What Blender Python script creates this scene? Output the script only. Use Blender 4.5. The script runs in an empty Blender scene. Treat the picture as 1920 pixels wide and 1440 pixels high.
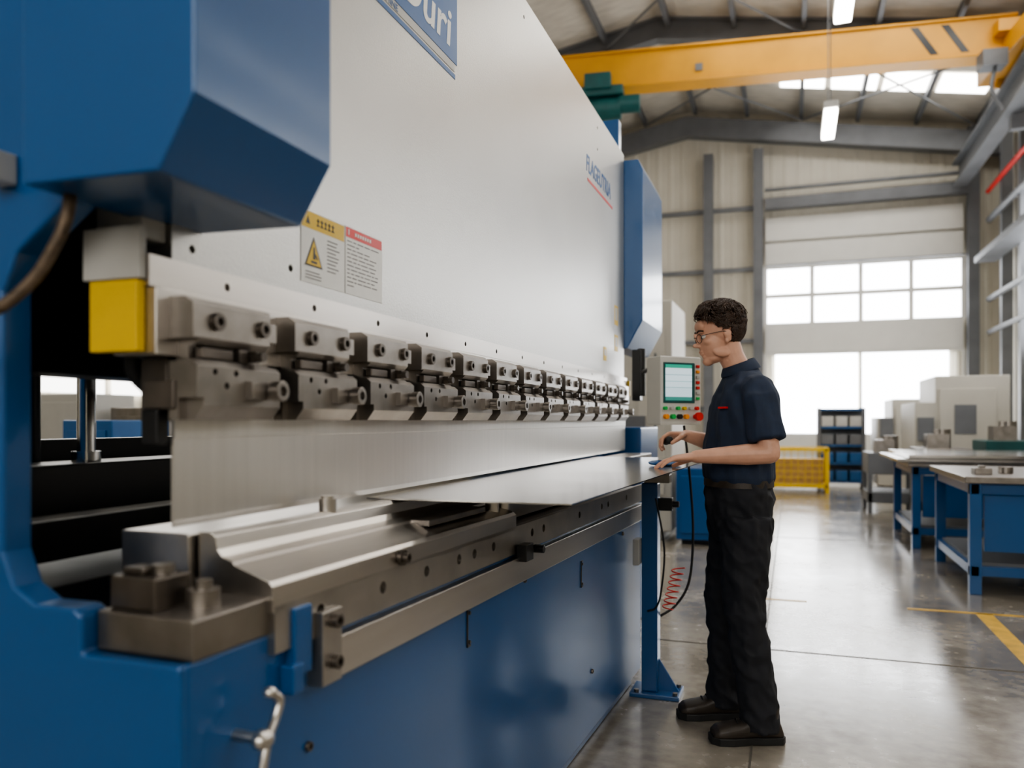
import bpy, bmesh, math, random
from mathutils import Vector, Matrix, noise
random.seed(7)
scene = bpy.context.scene
T = Matrix.Translation
def R(a, ax): return Matrix.Rotation(math.radians(a), 4, ax)
I4 = Matrix.Identity(4)
WM = {}; CH = {}

# ------------------------------------------------------------ materials
def mat(name, col, rough=.5, metal=0., nscale=6., namp=.1, bump=0., bscale=150., coat=0., stretch=(1,1,1), rvar=.04, emit=0., dist=.002):
    m = bpy.data.materials.new(name); m.use_nodes = True
    nt = m.node_tree; N = nt.nodes; L = nt.links
    b = N["Principled BSDF"]
    tc = N.new("ShaderNodeTexCoord"); mp = N.new("ShaderNodeMapping"); mp.inputs["Scale"].default_value = stretch
    L.new(tc.outputs["Object"], mp.inputs["Vector"])
    nz = N.new("ShaderNodeTexNoise"); nz.inputs["Scale"].default_value = nscale; nz.inputs["Detail"].default_value = 6
    L.new(mp.outputs[0], nz.inputs["Vector"])
    mr = N.new("ShaderNodeMapRange"); mr.inputs[1].default_value = .25; mr.inputs[2].default_value = .75
    L.new(nz.outputs["Fac"], mr.inputs[0])
    mx = N.new("ShaderNodeMix"); mx.data_type = 'RGBA'
    mx.inputs[6].default_value = (*[c*(1-namp) for c in col], 1); mx.inputs[7].default_value = (*[min(1, c*(1+namp)) for c in col], 1)
    L.new(mr.outputs[0], mx.inputs[0]); L.new(mx.outputs[2], b.inputs["Base Color"])
    m2 = N.new("ShaderNodeMapRange"); m2.inputs[3].default_value = max(.02, rough-rvar); m2.inputs[4].default_value = min(1, rough+rvar)
    L.new(mr.outputs[0], m2.inputs[0]); L.new(m2.outputs[0], b.inputs["Roughness"])
    b.inputs["Metallic"].default_value = metal
    if coat: b.inputs["Coat Weight"].default_value = coat; b.inputs["Coat Roughness"].default_value = .12
    if bump:
        n2 = N.new("ShaderNodeTexNoise"); n2.inputs["Scale"].default_value = bscale; n2.inputs["Detail"].default_value = 3
        L.new(mp.outputs[0], n2.inputs["Vector"])
        bp = N.new("ShaderNodeBump"); bp.inputs["Strength"].default_value = bump; bp.inputs["Distance"].default_value = dist
        L.new(n2.outputs["Fac"], bp.inputs["Height"]); L.new(bp.outputs[0], b.inputs["Normal"])
    if emit:
        b.inputs["Emission Color"].default_value = (*col, 1); b.inputs["Emission Strength"].default_value = emit
    return m

M = {}
M['blue'] = mat('blue_paint', (.003, .078, .24), .30, 0, 2, .05, .10, 220, .4, rvar=.005)
M['blue2'] = mat('blue_paint_light', (.008, .10, .29), .38, 0, 5, .1, .1, 200, .3)
M['ram'] = mat('ram_grey_paint', (.44, .432, .41), .33, .82, 3, .04, .28, 230, 0, (1,1,1), .02)
M['steel'] = mat('ground_steel', (.54, .51, .475), .31, 1, 30, .06, 0, 60, 0, (1,.08,1), .03)
M['steel_v'] = mat('brushed_punch_steel', (.66, .64, .61), .34, .92, 45, .05, 0, 30, 0, (1,1,.05), .02)
M['sheet'] = mat('sheet_steel', (.58, .565, .54), .17, 1, 3, .05, 0, 8, 0, (1,1,1), .02)
M['tool'] = mat('tool_steel', (.28, .257, .235), .34, .95, 14, .22, .08, 90, 0, (1,1,1), .05)
M['dsteel'] = mat('dark_tool_steel', (.13, .113, .098), .36, .9, 12, .3, .10, 90, 0, (1,1,1), .05)
M['chrome'] = mat('chrome', (.8, .8, .8), .12, 1, 5, .05)
M['black'] = mat('black_paint', (.008, .008, .009), .35, .1, 8, .3)
M['rubber'] = mat('black_rubber', (.015, .015, .015), .6, 0, 20, .3, .2, 300)
M['hose'] = mat('braided_hose', (.10, .07, .045), .5, .4, 60, .5, .6, 240)
M['yellow'] = mat('yellow_plastic', (.66, .43, .008), .45, 0, 8, .08)
M['crane'] = mat('crane_yellow_paint', (.60, .29, .018), .45, 0, 2, .12)
M['teal'] = mat('teal_paint', (.006, .075, .075), .45, 0, 5, .2)
M['lgrey'] = mat('light_grey_plastic', (.44, .43, .40), .45, 0, 8, .05)
M['panel'] = mat('panel_housing', (.56, .55, .51), .42, 0, 8, .03)
M['beige'] = mat('beige_enamel', (.48, .455, .40), .5, 0, 3, .05)
M['white'] = mat('white_enamel', (.66, .645, .60), .45, 0, 3, .04)
M['label'] = mat('label_white', (.74, .74, .72), .5, 0, 30, .03)
M['label_dark'] = mat('label_print', (.08, .08, .08), .6, 0, 30, .1)
M['grey'] = mat('grey_steelwork', (.15, .155, .165), .5, .2, 3, .15)
M['red'] = mat('red_plastic', (.62, .02, .015), .4, 0, 8, .1)
M['green'] = mat('green_plastic', (.02, .40, .08), .4, 0, 8, .1)
M['orange'] = mat('orange_plastic', (.8, .28, .02), .4, 0, 8, .1)
M['logo'] = mat('logo_blue', (.010, .09, .28), .4, 0, 8, .05)
M['skin'] = mat('skin', (.60, .335, .235), .48, 0, 30, .08, .10, 300)
M['hair'] = mat('dark_brown_hair', (.040, .021, .012), .42, 0, 60, .5, .2, 180)
M['shirt'] = mat('navy_cotton', (.014, .025, .054), .8, 0, 30, .2, .3, 500)
M['pants'] = mat('black_cotton', (.014, .015, .020), .82, 0, 30, .2, .3, 500)
M['boot'] = mat('black_boot_leather', (.038, .029, .022), .45, 0, 20, .35, .3, 200)
M['wood'] = mat('pallet_wood', (.45, .28, .11), .7, 0, 10, .25)
M['line'] = mat('yellow_floor_paint', (.60, .37, .06), .35, 0, 12, .3)
M['lamp'] = mat('lamp_tube', (1, .96, .88), .5, emit=16)
M['win'] = mat('daylight_glass', (.95, .97, 1.0), .3, emit=8, namp=.03)
M['win2'] = mat('side_daylight_glass', (.97, .98, 1.0), .3, emit=6.5, namp=.03)
M['win3'] = mat('dim_window_and_fill_glass', (1.0, .98, .95), .3, emit=3.6, namp=.03)  # dim hall windows, and the added fill window behind the camera
M['sky'] = mat('skylight_sheet', (1, .97, .91), .4, emit=8, namp=.03)
M['sky2'] = mat('bright_skylight_sheet', (1, .98, .94), .4, emit=9, namp=.03)
M['eyew'] = mat('eye_white', (.6, .57, .53), .2)

def floor_mat():
    m = bpy.data.materials.new('polished_concrete'); m.use_nodes = True
    nt = m.node_tree; N = nt.nodes; L = nt.links; b = N["Principled BSDF"]
    tc = N.new("ShaderNodeTexCoord")
    n1 = N.new("ShaderNodeTexNoise"); n1.inputs["Scale"].default_value = 1.3; n1.inputs["Detail"].default_value = 9; n1.inputs["Roughness"].default_value = .62
    n2 = N.new("ShaderNodeTexNoise"); n2.inputs["Scale"].default_value = 14; n2.inputs["Detail"].default_value = 8
    L.new(tc.outputs["Object"], n1.inputs["Vector"]); L.new(tc.outputs["Object"], n2.inputs["Vector"])
    cr = N.new("ShaderNodeValToRGB"); e = cr.color_ramp.elements
    e[0].position = .36; e[0].color = (.14, .12, .095, 1); e[1].position = .64; e[1].color = (.33, .295, .245, 1)
    ad = N.new("ShaderNodeMath"); ad.operation = 'MULTIPLY_ADD'; ad.inputs[1].default_value = .35
    L.new(n2.outputs["Fac"], ad.inputs[0]); 
    sc = N.new("ShaderNodeMath"); sc.operation = 'MULTIPLY'; sc.inputs[1].default_value = .65
    L.new(n1.outputs["Fac"], sc.inputs[0]); L.new(sc.outputs[0], ad.inputs[2])
    L.new(ad.outputs[0], cr.inputs[0]); L.new(cr.outputs[0], b.inputs["Base Color"])
    mr = N.new("ShaderNodeMapRange"); mr.inputs[1].default_value = .36; mr.inputs[2].default_value = .64; mr.inputs[3].default_value = .13; mr.inputs[4].default_value = .30
    L.new(ad.outputs[0], mr.inputs[0]); L.new(mr.outputs[0], b.inputs["Roughness"])
    b.inputs["Specular IOR Level"].default_value = .8
    b.inputs["Coat Weight"].default_value = .5; b.inputs["Coat Roughness"].default_value = .18
    bp = N.new("ShaderNodeBump"); bp.inputs["Strength"].default_value = .15; bp.inputs["Distance"].default_value = .004
    L.new(n2.outputs["Fac"], bp.inputs["Height"]); L.new(bp.outputs[0], b.inputs["Normal"])
    return m
M['floor'] = floor_mat()

def screen_mat():
    m = bpy.data.materials.new('screen_display'); m.use_nodes = True
    nt = m.node_tree; N = nt.nodes; L = nt.links; b = N["Principled BSDF"]
    tc = N.new("ShaderNodeTexCoord"); sp = N.new("ShaderNodeSeparateXYZ"); L.new(tc.outputs["Generated"], sp.inputs[0])
    cr = N.new("ShaderNodeValToRGB"); cr.color_ramp.interpolation = 'CONSTANT'
    e = cr.color_ramp.elements
    e[0].position = 0; e[0].color = (.03, .16, .13, 1)
    e[1].position = .10; e[1].color = (.44, .54, .58, 1)
    for p, c in ((.35, (.22, .36, .38, 1)), (.37, (.48, .58, .62, 1)), (.52, (.22, .38, .40, 1)), (.54, (.50, .60, .64, 1)), (.70, (.24, .36, .40, 1)), (.72, (.50, .60, .64, 1)), (.90, (.02, .24, .16, 1))):
        x = e.new(p); x.color = c
    L.new(sp.outputs[2], cr.inputs[0]); L.new(cr.outputs[0], b.inputs["Emission Color"])
    b.inputs["Base Color"].default_value = (.02, .03, .03, 1); b.inputs["Emission Strength"].default_value = 1.3; b.inputs["Roughness"].default_value = .15
    return m
M['screen'] = screen_mat()

# ------------------------------------------------------------ object helpers
def reg(o, parent, world):
    scene.collection.objects.link(o)
    if parent is not None:
        o.parent = parent; o.matrix_parent_inverse = WM[parent].inverted(); CH.setdefault(parent, []).append(o)
    o.matrix_basis = world; WM[o] = world.copy()
def meta(o, label=None, category=None, group=None, kind=None):
    if label: o["label"] = label
    if category: o["category"] = category
    if group: o["group"] = group
    if kind: o["kind"] = kind
    return o
def empty(name, loc, label=None, category=None, group=None, frame=I4):
    o = bpy.data.objects.new(name, None); o.empty_display_size = .1
    reg(o, None, frame @ T(loc)); return meta(o, label, category, group)
def mkobj(name, bm, m, parent=None, frame=I4, bevel=0., smooth=False, angle=35, base=False):
    bmesh.ops.recalc_face_normals(bm, faces=bm.faces[:])
    vs = [v.co for v in bm.verts]
    lo = Vector([min(v[i] for v in vs) for i in range(3)]); hi = Vector([max(v[i] for v in vs) for i in range(3)])
    c = (lo+hi)/2
    if base: c.z = lo.z
    for v in bm.verts: v.co -= c
    me = bpy.data.meshes.new(name); bm.to_mesh(me); bm.free()
    me.materials.append(M[m] if isinstance(m, str) else m)
    o = bpy.data.objects.new(name, me); reg(o, parent, frame @ T(c))
    if smooth:
        for p in me.polygons: p.use_smooth = True
        if angle: me.set_sharp_from_angle(angle=math.radians(angle))
    if bevel:
        b = o.modifiers.new('bevel', 'BEVEL'); b.width = bevel; b.segments = 2; b.limit_method = 'ANGLE'; b.angle_limit = math.radians(40)
    return o
def dup(o, Tm):
    n = o.copy(); scene.collection.objects.link(n)
    WM[n] = Tm @ WM[o]; n.matrix_basis = WM[n]
    if o.parent is not None: CH[o.parent].append(n)
    for c in CH.get(o, [])[:]: _dupc(c, n, Tm)
    return n
def _dupc(c, newp, Tm):
    k = c.copy(); scene.collection.objects.link(k); k.parent = newp
    k.matrix_parent_inverse = c.matrix_parent_inverse.copy(); k.matrix_basis = c.matrix_basis.copy()
    WM[k] = Tm @ WM[c]; CH.setdefault(newp, []).append(k)
    for cc in CH.get(c, [])[:]: _dupc(cc, k, Tm)
def nb(): return bmesh.new()
def box(bm, x0, x1, y0, y1, z0, z1):
    r = bmesh.ops.create_cube(bm, size=1)
    for v in r['verts']:
        v.co = Vector((x0 if v.co.x < 0 else x1, y0 if v.co.y < 0 else y1, z0 if v.co.z < 0 else z1))
def bx(name, d, m, parent=None, frame=I4, bevel=.003, **k):
    bm = nb(); box(bm, *d); return mkobj(name, bm, m, parent, frame, bevel, **k)
def cyl(bm, c, r, h, axis='Z', seg=24, r2=None):
    rot = {'Z': I4, 'X': R(90, 'Y'), 'Y': R(-90, 'X')}[axis]
    bmesh.ops.create_cone(bm, cap_ends=True, segments=seg, radius1=r, radius2=r if r2 is None else r2, depth=h, matrix=T(c) @ rot)
def prism(bm, prof, a0, a1, axis='Y'):
    f = (lambda p, q: (p[0], q, p[1])) if axis == 'Y' else (lambda p, q: (q, p[0], p[1]))
    A = [bm.verts.new(f(p, a0)) for p in prof]; B = [bm.verts.new(f(p, a1)) for p in prof]
    n = len(prof); bm.faces.new(A); bm.faces.new(B[::-1])
    for i in range(n): bm.faces.new((A[i], A[(i+1) % n], B[(i+1) % n], B[i]))
def socket(bm, c, r, h, axis='X'):
    a = {'X': Vector((1,0,0)), 'Z': Vector((0,0,1))}[axis]; u = Vector((0,1,0)); w = a.cross(u)
    rr = [(r, -h/2), (r, h/2-.001), (r*.93, h/2), (r*.5, h/2), (r*.47, h/2-h*.6)]
    rings = [[bm.verts.new(Vector(c)+a*z+u*q*math.cos(t*math.tau/18)+w*q*math.sin(t*math.tau/18)) for t in range(18)] for q, z in rr]
    for A, B in zip(rings, rings[1:]):
        for i in range(18): bm.faces.new((A[i], A[(i+1) % 18], B[(i+1) % 18], B[i]))
    bm.faces.new(rings[0]); bm.faces.new(rings[-1])
def spline(pts, k=8):
    P = [Vector(p) for p in pts]; P = [2*P[0]-P[1]]+P+[2*P[-1]-P[-2]]; out = []
    for i in range(1, len(P)-2):
        for j in range(k):
            t = j/k; a, b, c, d = P[i-1:i+3]
            out.append(.5*((2*b)+(c-a)*t+(2*a-5*b+4*c-d)*t*t+(3*b-a-3*c+d)*t**3))
    out.append(P[-2]); return out
def limb(bm, pts, radii, seg=16, caps=True):
    P = [Vector(p) for p in pts]; rad = list(radii)
    if caps:
        d0 = (P[0]-P[1]).normalized(); d1 = (P[-1]-P[-2]).normalized()
        P = [P[0]+d0*rad[0]*.85, P[0]+d0*rad[0]*.55]+P+[P[-1]+d1*rad[-1]*.55, P[-1]+d1*rad[-1]*.85]
        rad = [rad[0]*.45, rad[0]*.84]+rad+[rad[-1]*.84, rad[-1]*.45]
    tg = []
    for i in range(len(P)):
        a = P[max(0, i-1)]; b = P[min(len(P)-1, i+1)]; tg.append((b-a).normalized())
    n = tg[0].orthogonal().normalized()
    rings = []
    for i, p in enumerate(P):
        n = (n-tg[i]*n.dot(tg[i])).normalized(); b = tg[i].cross(n)
        rings.append([bm.verts.new(p+n*rad[i]*math.cos(t*math.tau/seg)+b*rad[i]*math.sin(t*math.tau/seg)) for t in range(seg)])
    for A, B in zip(rings, rings[1:]):
        for i in range(seg): bm.faces.new((A[i], A[(i+1) % seg], B[(i+1) % seg], B[i]))
    bm.faces.new(rings[0][::-1]); bm.faces.new(rings[-1])
def tube(bm, pts, r, seg=10, k=8):
    s = spline(pts, k) if k else pts; limb(bm, s, [r]*len(s), seg, caps=False)
def rings_loft(bm, rs, n=32, power=2.):
    out = []
    for c, rx, ry in rs:
        ring = []
        for i in range(n):
            t = i*math.tau/n; ct, st = math.cos(t), math.sin(t)
            ring.append(bm.verts.new((c[0]+rx*math.copysign(abs(ct)**(2/power), ct), c[1]+ry*math.copysign(abs(st)**(2/power), st), c[2])))
        out.append(ring)
    for A, B in zip(out, out[1:]):
        for i in range(n): bm.faces.new((A[i], A[(i+1) % n], B[(i+1) % n], B[i]))
    bm.faces.new(out[0][::-1]); bm.faces.new(out[-1])
def ell(bm, c, r, rot=I4, seg=20):
    bmesh.ops.create_uvsphere(bm, u_segments=seg, v_segments=14, radius=1, matrix=T(c) @ rot @ Matrix.Diagonal((*r, 1)))
def evaluated(o):
    bpy.context.view_layer.update()
    dg = bpy.context.evaluated_depsgraph_get()
    return bpy.data.meshes.new_from_object(o.evaluated_get(dg))
def remeshed(name, bm, vox, m, parent, frame, smooth=6, fold=None):
    bmesh.ops.recalc_face_normals(bm, faces=bm.faces[:])
    me = bpy.data.meshes.new('tmp'); bm.to_mesh(me); bm.free()
    o = bpy.data.objects.new('tmp', me); scene.collection.objects.link(o)
    r = o.modifiers.new('r', 'REMESH'); r.mode = 'VOXEL'; r.voxel_size = vox
    if smooth:
        s = o.modifiers.new('s', 'SMOOTH'); s.factor = .5; s.iterations = smooth
    e = evaluated(o); bpy.data.objects.remove(o)
    b2 = nb(); b2.from_mesh(e)
    if fold:
        b2.normal_update()
        mv = [(v, v.normal*fold(v.co)) for v in b2.verts]
        for v, d in mv: v.co += d
    return mkobj(name, b2, m, parent, frame, smooth=True, angle=0)
def text(name, s, size, frame, m, parent, ext=.0006, shear=0., bold=0., align='LEFT', sx=1.):
    cu = bpy.data.curves.new(name, 'FONT'); cu.body = s; cu.size = size; cu.extrude = ext; cu.shear = shear; cu.offset = bold; cu.align_x = align
    t = bpy.data.objects.new('tmp', cu); scene.collection.objects.link(t); e = evaluated(t); bpy.data.objects.remove(t)
    b = nb(); b.from_mesh(e)
    for v in b.verts: v.co.x *= sx
    return mkobj(name, b, m, parent, frame)
def boolcut(bm, cut):
    a = bpy.data.meshes.new('a'); bmesh.ops.recalc_face_normals(bm, faces=bm.faces[:]); bm.to_mesh(a); bm.free()
    c = bpy.data.meshes.new('c'); bmesh.ops.recalc_face_normals(cut, faces=cut.faces[:]); cut.to_mesh(c); cut.free()
    oa = bpy.data.objects.new('a', a); oc = bpy.data.objects.new('c', c)
    scene.collection.objects.link(oa); scene.collection.objects.link(oc)
    md = oa.modifiers.new('b', 'BOOLEAN'); md.operation = 'DIFFERENCE'; md.object = oc; md.solver = 'EXACT'
    e = evaluated(oa); bpy.data.objects.remove(oa); bpy.data.objects.remove(oc)
    b = nb(); b.from_mesh(e); return b
def ST(o): o["kind"] = "structure"; return o

# ------------------------------------------------------------ hall
XL, XR, Y0, Y1 = -9., 4.3, -4., 20.
def roofz(x): return 8.9-abs(x+2.4)*(1.15/6.7)
ST(bx('floor', (XL, XR, Y0, Y1, -.1, 0), 'floor', bevel=0))
bm = nb(); prism(bm, [(XL, roofz(XL)), (-2.4, 8.9), (XR, roofz(XR)), (XR, roofz(XR)+.1), (-2.4, 9.0), (XL, roofz(XL)+.1)], Y0, Y1)
ST(mkobj('ceiling', bm, mat('roof_lining', (.52, .485, .42), .7, 0, 3, .15, .5, 5, 0, (1, 3, 1), dist=.03)))
def ribwall(name, p0, p1, z0, z1, m, step=.3, dep=.03):
    bm = nb(); a = Vector(p0); b = Vector(p1); L = (b-a).length; d = (b-a)/L; nrm = Vector((-d.y, d.x, 0)); n = int(L/step); pts = []
    for i in range(n):
        for f, q in ((0, 0), (.55, 0), (.65, dep), (.9, dep)): pts.append(a+d*(i+f)*step+nrm*q)
    pts.append(a+d*n*step); pts += [b, b-nrm*.1, a-nrm*.1]
    A = [bm.verts.new((p.x, p.y, z0)) for p in pts]; B = [bm.verts.new((p.x, p.y, z1)) for p in pts]
    k = len(pts)
    for i in range(k): 
        if (A[i].co-A[(i+1) % k].co).length > 1e-6: bm.faces.new((A[i], A[(i+1) % k], B[(i+1) % k], B[i]))
    return ST(mkobj(name, bm, m))
M['wall'] = mat('wall_cladding', (.56, .525, .445), .6, 0, 1.5, .06)
ribwall('wall_back', (XR, Y1, 0), (XL, Y1, 0), 0, 8.95, 'wall', dep=.012)
ribwall('wall_right', (XR, Y0, 0), (XR, Y1, 0), 0, roofz(XR)+.05, 'wall')
ribwall('wall_left', (XL, Y1, 0), (XL, Y0, 0), 0, roofz(XL)+.05, 'wall')
ribwall('wall_front', (XL, Y0, 0), (XR, Y0, 0), 0, 8.95, 'wall')
tn = [0]
def trim(bm, m='grey', **k):
    tn[0] += 1; return ST(mkobj('trim_%d' % tn[0], bm, m, **k))
def tb(*d, m='grey'):
    bm = nb(); box(bm, *d); return trim(bm, m)
bm = nb()
for z0, z1 in ((0, .98), (2.9, 3.52), (4.94, 5.5), (5.53, 6.1)): box(bm, -.6, 3.56, 19.86, 19.92, z0+.01, z1-.01)
ST(mkobj('door_1', bm, 'white', bevel=.01))
wn = [0]
def window(x0, x1, z0, z1, y, nx, nz, fr=.05, m='win', dirn='Y'):
    wn[0] += 1
    bm = nb(); w = (x1-x0)/nx; h = (z1-z0)/nz
    for i in range(nx):
        for j in range(nz):
            a, b, c, d = x0+i*w+fr, x0+(i+1)*w-fr, z0+j*h+fr, z0+(j+1)*h-fr
            if dirn == 'Y': box(bm, a, b, y-.005, y+.005, c, d)
            else: box(bm, y-.005, y+.005, a, b, c, d)
    return ST(mkobj('window_%d' % wn[0], bm, m))
def wframe(x0, x1, z0, z1, y, nx, nz, fr=.05, dirn='Y', m='white'):
    bm = nb(); w = (x1-x0)/nx; h = (z1-z0)/nz
    for i in range(nx+1):
        c = x0+i*w
        if dirn == 'Y': box(bm, c-fr, c+fr, y-.03, y+.03, z0, z1)
        else: box(bm, y-.03, y+.03, c-fr, c+fr, z0, z1)
    for j in range(nz+1):
        c = z0+j*h
        if dirn == 'Y': box(bm, x0, x1, y-.028, y+.028, c-fr, c+fr)
        else: box(bm, y-.028, y+.028, x0, x1, c-fr, c+fr)
    trim(bm, m)
window(-.6, 3.56, 3.55, 4.92, 19.88, 4, 2); wframe(-.6, 3.56, 3.55, 4.92, 19.89, 4, 2)
window(-.4, 3.3, .98, 2.88, 19.88, 2, 1, .03); wframe(-.6, 3.56, .98, 2.88, 19.89, 2, 1, .03)
for x in (-1.9, -.75, 3.72, -5.2): tb(x-.11, x+.11, 19.65, 19.88, 0, 7.7)
for z in (1.6, 3.2, 4.9, 6.35): tb(-9, -.8, 19.78, 19.86, z-.05, z+.05)
tb(-.6, 3.6, 19.6, 19.82, 6.25, 6.5); tb(-.6, 3.6, 19.7, 19.8, 6.7, 6.76); tb(-.6, 3.6, 19.7, 19.8, 4.93, 4.95)
bm = nb(); prism(bm, [(XL, roofz(XL)-.75), (-2.4, 8.15), (XR, roofz(XR)-.75), (XR, roofz(XR)-.3), (-2.4, 8.6), (XL, roofz(XL)-.3)], 19.5, 19.8); trim(bm)
for y in (15.2, 10.4, 5.6, .8):
    bm = nb()
    for z0, z1, w in ((-.42, -.38, .12), (-.38, -.04, .02), (-.04, -.0, .12)):
        prism(bm, [(XL, roofz(XL)+z0), (-2.4, 8.9+z0), (XR, roofz(XR)+z0), (XR, roofz(XR)+z1), (-2.4, 8.9+z1), (XL, roofz(XL)+z1)], y-w, y+w)
    trim(bm)
    bm = nb(); box(bm, 3.95, 4.25, y-.12, y+.12, 0, roofz(4.1)-.2); trim(bm)
    bm = nb(); box(bm, -8.95, -8.65, y-.12, y+.12, 0, roofz(-8.8)-.2); trim(bm)
for i in range(11):
    x = -8.2+i*1.2; z = roofz(x)
    tb(x-.04, x+.04, Y0, Y1-.3, z-.17, z-.02)
for x0, x1, ya, yb in ((-3.4, .2, 15.2, 19.5), (.2, -3.4, 15.2, 19.5), (.2, 3.8, 15.2, 19.5), (3.8, .2, 15.2, 19.5), (-3.4, .2, 10.4, 15.2), (.2, -3.4, 10.4, 15.2)):
    bm = nb(); tube(bm, [(x0, ya, roofz(x0)-.25), (x1, yb, roofz(x1)-.25)], .02, 8, 1); trim(bm)
def skyl(x0, x1, y0, y1, n, m='sky'):
    wn[0] += 1; bm = nb(); w = (x1-x0)/n
    for i in range(n):
        a, b = x0+i*w+.06, x0+(i+1)*w-.06
        prism(bm, [(a, roofz(a)-.03), (b, roofz(b)-.03), (b, roofz(b)-.02), (a, roofz(a)-.02)], y0, y1)
    ST(mkobj('window_%d' % wn[0], bm, m))
skyl(-.3, 3.7, 17.3, 18.2, 4, 'sky2')
for y in (12.4, 7.6, 2.4): skyl(-1.6, 3.8, y, y+1.1, 5)
skyl(-8, -3, 7.4, 8.6, 5); skyl(-8, -3, 2, 3.2, 5)
for y in (10.1, 14.1): window(y-.2, y+3.4, 2.6, 5.6, 4.22, 4, 2, .04, 'win2', dirn='X'); wframe(y-.2, y+3.4, 2.6, 5.6, 4.2, 4, 2, .04, 'X')
for y in (1.4, 5.8): window(y, y+3.6, 3.2, 5.4, 4.22, 4, 2, .04, 'win3', dirn='X'); wframe(y, y+3.6, 3.2, 5.4, 4.2, 4, 2, .04, 'X')
window(6.2, 14.5, 1.6, 4.0, -8.9, 7, 1, .06, 'win3', dirn='X')
window(-3, 3.5, 2.2, 5.6, -3.9, 5, 2, .05, 'win3')  # unseen glowing window, added behind the camera as fill light
bm = nb()
for z0, z1, w in ((6.35, 6.4, .14), (6.4, 6.82, .02), (6.82, 6.87, .14)): box(bm, 3.42-w, 3.42+w, 1, 19.5, z0, z1)
for y in (15.2, 10.4, 5.6): box(bm, 3.4, 4.0, y-.08, y+.08, 6.1, 6.35)
trim(bm)
bm = nb(); cyl(bm, (3.95, 10, 6.2), .045, 19, 'Y', 12); trim(bm, 'red')
for z, r in ((5.6, .07), (5.0, .05), (3.9, .06), (3.2, .05)):
    bm = nb(); cyl(bm, (3.98, 10, z), r, 19, 'Y', 12); trim(bm, 'grey')
for z in (4.6,): tb(3.6, 4.0, 2, 19, z, z+.12)
for y in (17.2, 18.6): tb(4.0, 4.2, y-.08, y+.08, 0, 7.2)
def mark(x0, x1, y0, y1, m='line'): return tb(x0, x1, y0, y1, .0005, .0025, m=m)
mark(1.16, 1.26, 1.2, 6.1); mark(-.6, .1, 6.08, 6.12); mark(.75, 3.9, 6.08, 6.12)
M['joint'] = mat('floor_joint', (.10, .09, .075), .6)
for y in (1.2, 4.75, 9.4, 14): mark(XL+.2, XR-.2, y-.004, y+.004, 'joint')
for x in (-.15, 2.6): mark(x-.004, x+.004, Y0+.2, Y1-.2, 'joint')

# ------------------------------------------------------------ press brake
PB = empty('press_brake', (-1.4, 2.9, 0), 'large blue and grey press brake with a row of tool clamps', 'press brake')
FB = T((-.885, 0, 0)) @ R(-2.508, 'Z')
def P(name, bm, m, **k): return mkobj(name, bm, m, PB, **k)
bm = nb(); box(bm, -1.1, 0, .957, 3.97, .06, .93); box(bm, -1.05, -.03, 1.0, 3.9, 0, .06)
bed = P('bed', bm, 'blue', frame=FB, bevel=.006)
bm = nb(); box(bm, -1.1, -.3, 3.97, 5.05, 0, .97); P('bed_extension', bm, 'blue', frame=FB, bevel=.006)
prof = [(-2.1, 0), (-.845, 0), (-.845, .93), (-1.035, .93), (-1.035, .99), (-1.05, 1.0), (-1.13, 1.0), (-1.175, 1.025), (-1.2, 1.08), (-1.2, 1.5), (-1.17, 1.56), (-1.06, 1.635), (-1.06, 3.25), (-2.1, 3.25)]
bm = nb(); prism(bm, prof, .945, 1.0); P('side_frame', bm, 'blue', bevel=.006)
prof2 = [(-2.1, 0), (-1.0, 0), (-1.0, 1.0), (-1.13, 1.0), (-1.2, 1.08), (-1.2, 1.5), (-1.06, 1.635), (-1.06, 3.25), (-2.1, 3.25)]
bm = nb(); prism(bm, prof2, 5.12, 5.2); P('side_frame', bm, 'blue', bevel=.006)
bm = nb(); box(bm, -1.6, -.93, 5.2, 5.9, 0, 1.25); P('side_cabinet', bm, 'blue', bevel=.01)
def cover(y0, y1, xf, zb, zt, name='cylinder_cover'):
    bm = nb(); prism(bm, [(xf, zb+.1), (xf, zt), (-1.06, zt), (-1.06, zb+.005), (xf-.062, zb)], y0, y1)
    return P(name, bm, 'blue', bevel=.004)
cover(.865, 1.2, -.75, 1.63, 3.25)
bm = nb(); prism(bm, [(-.9, 1.94), (-.9, 2.9), (-.93, 2.97), (-1.12, 2.97), (-1.12, 1.76), (-1.0, 1.76)], 5.1, 5.9); P('cylinder_cover', bm, 'blue', bevel=.006)
bm = nb(); box(bm, -1.11, -1.02, 1.12, 5.09, 1.56, 3.0)
cut = nb()
for y, z in ((1.47, 1.62), (1.17, 1.60), (3.06, 2.92), (4.35, 2.92), (4.35, 2.8)): cyl(cut, (-1.02, y, z), .008, .03, 'X', 16)
ram = P('ram', boolcut(bm, cut), 'ram')
bm = nb(); box(bm, -1.04, -1.0, 1.047, 5.09, 1.515, 1.567)
cut = nb()
for i in range(14): cyl(cut, (-1.0, 1.24+i*.29, 1.541), .0075, .03, 'X', 16)
rail = P('ram_edge_strip', boolcut(bm, cut), 'steel')
bm = nb(); box(bm, -1.08, -.988, 1.05, 5.09, 1.40, 1.513); P('clamp_holder', bm, 'steel', bevel=.002)
bm = nb(); box(bm, -1.07, -1.012, 1.1, 5.05, 1.29, 1.40); P('tool_holder', bm, 'dsteel', bevel=.003)
bm = nb(); box(bm, -1.13, -1.03, 1.062, 1.118, 1.60, 1.68); P('ram_end_plate', bm, 'lgrey', bevel=.003)
bm = nb(); box(bm, -1.125, -1.005, 1.03, 1.046, 1.525, 1.612); P('guard_cover', bm, 'lgrey', bevel=.002)
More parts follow.
